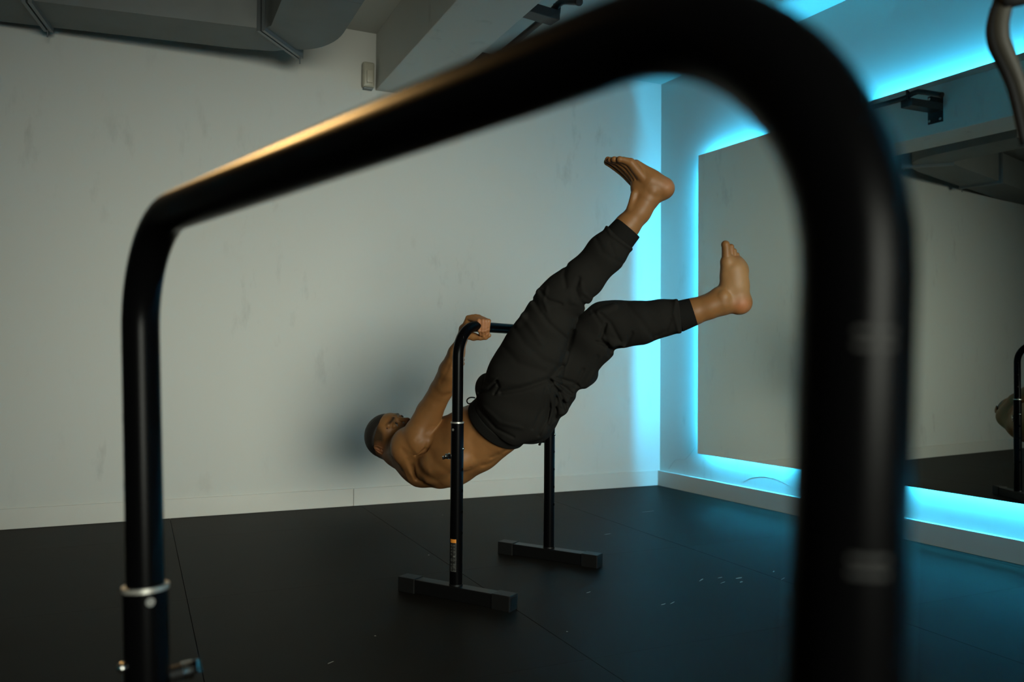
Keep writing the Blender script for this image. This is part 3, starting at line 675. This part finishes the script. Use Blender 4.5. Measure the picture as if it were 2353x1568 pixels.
V, F = mesh_field(body, blo, bhi, .0021, disp=bdisp)
hv = (V-HO)@HA.T/HS; hp0 = hp
hp = lambda f, s, u: hp0(f*HS, s*HS, u*HS)
skin = np.array([.235, .104, .034]); col = np.tile(skin, (len(V), 1))
def blendc(mask, c): col[:] = col*(1-mask[:, None])+np.array(c)*mask[:, None]
sst = lambda x, a, b: (lambda t: t*t*(3-2*t))(np.clip((x-a)/(b-a), 0, 1))
near = lambda p, r: np.clip(1-np.linalg.norm(V-p, axis=1)/r, 0, 1)
inh = sst(-np.linalg.norm(V-HO, axis=1), -.16, -.138)
fade = inh*sst(.80*hv[:, 2]-.55*hv[:, 0]+.018, 0, .018)*sst(hv[:, 2], -.075, -.05)*sst(-hv[:, 0], -.062, -.035)*(1-near(hp(-.015, .08, -.008), .045)*1.0).clip(0, 1)
blendc(fade*.88, (.030, .021, .012))
for s in (-1, 1):
    blendc(near(hp(-.016, s*.079, -.008), .045)*.7, (.36, .13, .06))
blendc(sst(near(hp(.115, 0, -.03), .03), 0, .6)*.35, (.36, .12, .06))
blendc((np.exp(-((hv[:, 2]+.063)/.009)**2)*np.exp(-(hv[:, 1]/.024)**2)*(hv[:, 0] > .085))*.7, (.30, .09, .06))
brow = np.exp(-((hv[:, 2]-.021-.10*np.abs(np.abs(hv[:, 1])-.03))/.0062)**2)*sst(np.abs(hv[:, 1]), .008, .014)*sst(-np.abs(hv[:, 1]), -.054, -.040)*(hv[:, 0] > .055)
blendc(brow*.92, (.012, .008, .006))
blendc(sst(near(hp(.066, .055, .018), .0045), 0, .5), (.03, .012, .008))
blendc(sst(near(Q(1706, 700, B-.03), .05), 0, .9)*.6, (.46, .15, .06)); blendc(sst(near(Q(1535, 425, A-.03), .045), 0, .9)*.5, (.40, .16, .075))
blendc(sst(near(Q(1690, 640, B-.03), .11), 0, .7)*.45, (.44, .25, .11))
blendc(sst(near(Q(1108, 750, BD-.02), .06), 0, .9)*.55, (.36, .14, .07)); blendc(sst(near(Q(1405, 370, A), .03), 0, .9)*.5, (.38, .15, .07))
bo = np_mesh('body', to_world(V), F, M_SKIN, root, col)

# hair: a cropped cap over the skull
class HairPrim(Prim):
    def d(s, p):
        q = (p-HO)@HA.T/HS; g_ = q[..., 2]*.83-q[..., 0]*.55+.024-.80*np.abs(q[..., 1])+.14*np.clip(-q[..., 0]-.02, 0, 1)
        return np.minimum(g_, q[..., 2]+.080)*-1
hr = [ell(HO+(F_h*-.003+u_h*.008)*HS, (.0905*HS, .0755*HS, .0850*HS), A=HA, k=.004), HairPrim('x', 'i', .012)]
V2, F2 = mesh_field(hr, HO-.15, HO+.15, .0021, disp=lambda p: .0010*np.sin(p[..., 0]*1100)*np.sin(p[..., 1]*1000+p[..., 2]*400)*np.sin(p[..., 2]*900))
np_mesh('hair', to_world(V2), F2, M_HAIR, root)
for s in (-1, 1):
    c = to_world(hp(.0805, s*.031, .0012)[None])[0]
    e = MB().sphere(c, .0118*HS, 12).build('eye', M_EYE, root, smooth=True)
    dirw = unit(to_world(hp(1, 0, -.10)[None])[0]-to_world(hp(0, 0, 0)[None])[0])
    MB().sphere(c+dirw*.0062*HS, .0064*HS, 10).build('iris', M_IRIS, e, smooth=True)
    # upper lashes
    P = [to_world(hp(.0925-.010*abs(t)**2, s*.031+.013*t, .0045-.002*t*t)[None])[0] for t in np.linspace(-1, 1, 9)]
    MB().tube(P, .0011, 6).build('eyelashes', M_HAIR, root)

# joggers
kz = .03
tr = []
hipc = chain([(1137, 975, 3.085, 69.5), (1160, 955, 3.085, 73), (1192, 935, 3.08, 76)], .03, sv=ZV, ss=1.25)
tr += hipc
tr += chain([(1187, 915, 3.02, 86), (1208, 862, 2.985, 84), (1232, 805, 2.955, 75), (1262, 738, 2.92, 60), (1283, 694, 2.90, 51), (1300, 675, 2.89, 50), (1337, 643, 2.87, 46), (1392, 583, 2.845, 44), (1424, 547, 2.83, 39)], .02)
tr += chain([(1215, 945, 3.12, 76), (1260, 905, 3.12, 54), (1311, 841, 3.09, 58), (1362, 778, 3.05, 57), (1390, 749, 3.03, 54), (1412, 744, 3.02, 50), (1432, 746, 3.015, 51), (1470, 743, 3.0, 48), (1517, 732, 2.985, 41.5), (1560, 727, 2.975, 39)], .02)
# buttock and bunching folds at the back of the thigh
tr += [cone(Q(1180, 985, 3.0), Q(1230, 975, 3.02), R_(38, 3), R_(36, 3), .03)]
fold = [((1262, 885, 2.99), (1300, 918, 3.03), 11, 9), ((1262, 880, 3.0), (1308, 900, 3.05), 9, 12), ((1262, 895, 2.98), (1290, 945, 3.03), 10, 10), ((1258, 900, 2.965), (1270, 965, 3.02), 10, 10),
        ((1250, 905, 2.95), (1245, 985, 2.99), 9, 12), ((1262, 872, 3.0), (1322, 880, 3.06), 9, 9), ((1340, 850, 3.03), (1392, 800, 2.99), 10, 12),
        ((1352, 800, 2.99), (1402, 795, 2.98), 8, 9), ((1380, 775, 2.965), (1432, 792, 2.97), 8, 8), ((1370, 760, 2.965), (1410, 790, 2.965), 6, 7),
        ((1246, 720, 2.845), (1225, 700, 2.88), 8, 8), ((1262, 705, 2.84), (1242, 672, 2.87), 8, 9), ((1290, 700, 2.84), (1330, 712, 2.88), 8, 10), ((1275, 725, 2.85), (1320, 735, 2.89), 7, 8),
        ((1205, 730, 2.88), (1195, 745, 2.90), 10, 10), ((1315, 690, 2.82), (1352, 690, 2.86), 7, 7), ((1405, 535, 2.80), (1445, 570, 2.81), 7, 7), ((1400, 520, 2.83), (1396, 535, 2.81), 7, 7),
        ((1552, 698, 2.945), (1556, 756, 2.945), 7, 7), ((1410, 705, 2.96), (1380, 720, 2.965), 7, 8), ((1105, 900, 2.97), (1140, 870, 2.96), 9, 8), ((1105, 945, 2.94), (1160, 1000, 2.95), 8, 9)]
for a, b, ra, rb in fold: tr.append(cone(Q(*a), Q(*b), R_(ra, 3), R_(rb, 3), .014))
tr += [ell(Q(1122, 893, 3.02), (R_(31, 3), R_(36, 3), .08), k=.015)]
tr += [cone(Q(1338, 907, 2.9), Q(1338, 907, 3.3), .021, .021, .012, op='s'), cone(Q(1416, 809, 2.8), Q(1416, 809, 3.2), .009, .009, .012, op='s'), cone(Q(1322, 930, 2.9), Q(1322, 930, 3.3), .007, .007, .010, op='s')]
tr += [ell(Q(1299, 911, 3.10), (R_(22, 3.1), R_(15, 3.1), .05), k=.012), ell(Q(1272, 940, 3.08), (R_(33, 3.1), R_(22, 3.1), .06), k=.012), ell(Q(1345, 862, 3.10), (R_(30, 3.1), R_(24, 3.1), .05), k=.015)]
for a, b in (((1392, 583, 2.845), (1424, 547, 2.83)), ((1517, 732, 2.985), (1560, 727, 2.975))):
    n_ = unit(Q(*b)-Q(*a)); tr.append(Prim('cut', 's', .006, c=Q(*b)+n_*.003, n=n_, R=.12))
wv = unit((-.6, -.8, 0)); wn = unit(wv*.17+np.array([0, 0, .062])); WC = Q(1142, 976, 3.085)
tr.append(Prim('plane', 'i', .006, c=WC-wn*.036, n=wn))
FOLD = [  # polyline in the build frame, depth of the axis, amplitude (m, + is a groove), half width (px)
 ([(1152, 902), (1200, 893), (1262, 872), (1290, 838), (1316, 762)], 3.0, .012, 7), ([(1262, 872), (1266, 905), (1258, 960), (1238, 1000)], 3.05, .007, 5),
 ([(1266, 876), (1292, 915), (1300, 940)], 3.12, .008, 4), ([(1264, 874), (1300, 892), (1314, 905)], 3.12, .008, 4), ([(1278, 868), (1318, 880), (1330, 888)], 3.12, .006, 4),
 ([(1256, 880), (1246, 940), (1224, 985)], 3.05, .005, 4), ([(1270, 890), (1280, 925), (1276, 962)], 3.1, .006, 4),
 ([(1274, 880), (1300, 905), (1316, 912)], 3.14, -.006, 4), ([(1262, 895), (1270, 940), (1262, 975)], 3.1, -.006, 4), ([(1283, 905), (1292, 935)], 3.12, -.006, 4),
 ([(1405, 822), (1398, 803), (1380, 778), (1392, 745)], 3.03, .010, 5), ([(1408, 806), (1392, 792), (1370, 786)], 3.03, .008, 4), ([(1404, 808), (1440, 790), (1452, 765)], 3.02, .005, 5),
 ([(1378, 720), (1402, 742), (1425, 785)], 3.02, .005, 5), ([(1362, 715), (1382, 745), (1396, 790)], 3.03, .004, 5), ([(1415, 702), (1395, 712), (1360, 722)], 3.03, -.003, 5),
 ([(1225, 690), (1240, 715), (1262, 745), (1300, 778)], 2.93, .006, 6), ([(1240, 668), (1258, 690), (1290, 700)], 2.91, .006, 5), ([(1346, 702), (1330, 690), (1322, 665), (1330, 640)], 2.90, .007, 6),
 ([(1358, 688), (1340, 672), (1335, 650)], 2.89, -.004, 5), ([(1302, 612), (1296, 632), (1300, 660)], 2.89, .005, 6), ([(1256, 660), (1250, 690), (1258, 715)], 2.91, -.004, 5),
 ([(1182, 752), (1205, 790), (1250, 830), (1298, 846)], 2.96, .004, 8), ([(1160, 800), (1190, 835), (1250, 855)], 2.98, .003, 8), ([(1200, 722), (1215, 745), (1245, 790)], 2.95, -.004, 7),
 ([(1128, 868), (1160, 880), (1215, 878)], 3.0, -.003, 8), ([(1105, 945), (1140, 985), (1180, 1005)], 3.05, .005, 4), ([(1110, 935), (1150, 972), (1200, 985)], 3.05, -.003, 5),
 ([(1101, 903), (1122, 896), (1141, 876)], 2.98, .008, 3.2), ([(1141, 876), (1146, 890), (1136, 906)], 2.98, .008, 3.5), ([(1108, 893), (1122, 887), (1140, 871)], 2.98, -.003, 3.5),
 ([(1395, 524), (1404, 540), (1450, 572)], 2.83, -.004, 4), ([(1370, 548), (1385, 580), (1430, 606)], 2.84, .003, 6), ([(1402, 560), (1412, 585)], 2.84, .003, 5),
 ([(1553, 690), (1548, 720), (1560, 764)], 2.97, -.004, 4), ([(1540, 735), (1530, 760), (1510, 772)], 2.98, .005, 5), ([(1440, 700), (1470, 735), (1500, 775)], 3.0, .003, 7),
 ([(1480, 700), (1515, 720), (1548, 730)], 2.99, .002, 6), ([(1340, 884), (1360, 850), (1372, 820)], 3.08, .005, 6), ([(1318, 893), (1330, 870), (1340, 850)], 3.09, .006, 5)]
def tdisp(p):
    x, y, z = p[..., 0], p[..., 1], p[..., 2]
    w = .6*np.sin(14*x+5*z)+.5*np.sin(11*y-7*z+1)
    a = np.sin(52*(x*.8+y*.55)+3*w+9*z)*np.sin(17*(x*-.55+y*.8)+2*w+4*z)
    out = .0014*a+.0006*np.sin(60*(x*.35+y*.9)+2.4*w)
    return out+fold_disp(p, FOLD)
tlo = np.array([-.22, -.50, 2.68]); thi = np.array([.78, .50, 3.50])
Vt, Ft = mesh_field(tr, tlo, thi, .0030, disp=tdisp)
TR = np_mesh('joggers', to_world(Vt), Ft, M_CLOTH, root)
# waistband ring, slightly proud, hollow at its free edge
wb = chain([(1120, 991, 3.085, 71), (1138, 977, 3.085, 72.5), (1165, 953, 3.085, 75.5)], .02, sv=ZV, ss=1.25)
wb += [Prim('plane', 'i', .004, c=WC+wn*.003, n=wn), Prim('plane', 'i', .004, c=WC-wn*.040, n=-wn)]
Vw, Fw = mesh_field(wb, tlo, thi, .0030, )
np_mesh('waistband', to_world(Vw), Fw, M_RIB, TR)
def cuff(a, b, inner):
    pr = chain([a, b], .003); A_, B_ = Q(*a[:3]), Q(*b[:3]); ax = unit(B_-A_)
    pr += [Prim('plane', 'i', .003, c=B_, n=ax), Prim('plane', 'i', .004, c=A_, n=-ax), cone(A_+(B_-A_)*.35, B_+ax*.03, R_(inner, b[2]), R_(inner+2, b[2]), .003, op='s')]
    c = (A_+B_)/2
    sd = unit(np.cross(ax, ZV)); 
    return mesh_field(pr, c-.095, c+.095, .0018)
for a, b, i_ in (((1421, 550, 2.832, 37), (1444, 523, 2.824, 34.5), 30.5), ((1556, 728.5, 2.977, 36.5), (1595, 716, 2.970, 32), 29)):
    v, f = cuff(a, b, i_); np_mesh('ankle_cuff', to_world(v), f, M_RIB, TR)
# drawstring loop, rivet
P = [to_world(Q(x, y, 3.0-.004*k)[None])[0] for k, (x, y) in enumerate([(1092, 915), (1086, 913.5), (1079, 914), (1073.5, 918), (1072.5, 923), (1075, 927.5), (1080, 928.5), (1086, 925), (1092, 922)])]
P = np.array(P); PP = np.vstack([lin(a, b, 5)[:-1] for a, b in zip(P[:-1], P[1:])]); 
for _ in range(3): PP[1:-1] = (PP[:-2]+2*PP[1:-1]+PP[2:])/4
MB().tube(PP, .0026, 10).build('drawstring', M_BLACKW, TR, smooth=True)
def surf_near(px, py, Vloc):
    X = Vloc[:, 0]/Vloc[:, 2]*FPX+W/2; Y = -Vloc[:, 1]/Vloc[:, 2]*FPX+H/2; m = np.hypot(X-px, Y-py) < 3
    return Q(px, py, Vloc[m, 2].min()) if m.any() else Q(px, py, 2.9)
MB().sphere(to_world(surf_near(1172.5, 986, np.vstack([Vt, Vw]))[None])[0], .0032, 8).build('rivet', M_CHROME, TR, smooth=True)

# ------------------------------------------------------------------ strap hanging into the top right corner
ST = empty('hanging_strap', tuple(CAM+ray(2310, 60)*.92)); tag(ST, 'out-of-focus black and grey curved hanging strap cropped at the top right corner', 'strap')
def rp(px, py, d): return CAM+ray(px, py)*d
P = np.array([rp(2318, -30, .92), rp(2304, 20, .92), rp(2294, 62, .92), rp(2298, 100, .92), rp(2318, 140, .92), rp(2338, 185, .92), rp(2352, 235, .92), rp(2372, 330, .92)])
def smooth_path(P, n=6, it=6):
    Q_ = np.vstack([lin(a, b, n)[:-1] for a, b in zip(P[:-1], P[1:])]+[P[-1:]])
    for _ in range(it): Q_[1:-1] = (Q_[:-2]+2*Q_[1:-1]+Q_[2:])/4
    return Q_
PS = smooth_path(P); wr_ = np.interp(np.linspace(0, 1, len(PS)), [0, .3, .5, .7, 1], [.0085, .0105, .0105, .0085, .007])
MB().tube(PS, wr_, 20).build('grip', M_STRAP, ST, smooth=True)
off_ = -RT*.0075-UP*.001+FW*.001
MB().tube(PS+off_-np.outer(np.linspace(-.3, .3, len(PS)), RT*.002), wr_*.62, 14).build('black_edge', M_BLACKW, ST, smooth=True)
for k in range(5, 20):
    MB().tube([PS[k]+off_-RT*.0062-UP*.0006, PS[k]+off_-RT*.0062+UP*.0009], .0011, 8).build('rib', M_BLACKW, ST)
zt = ZC
top = rp(2318, -30, .92)
MB().tube([rp(2300, 6, .915), rp(2330, -2, .915), rp(2356, -8, .915)], .009, 14).build('buckle', M_BLACKW, ST, smooth=True)
MB().obb((top+np.array([top[0], top[1], zt]))/2, RT, FW, (0, 0, 1), .012, .0015, (zt-top[2])/2+.005).build('webbing', M_BLACKW, ST)
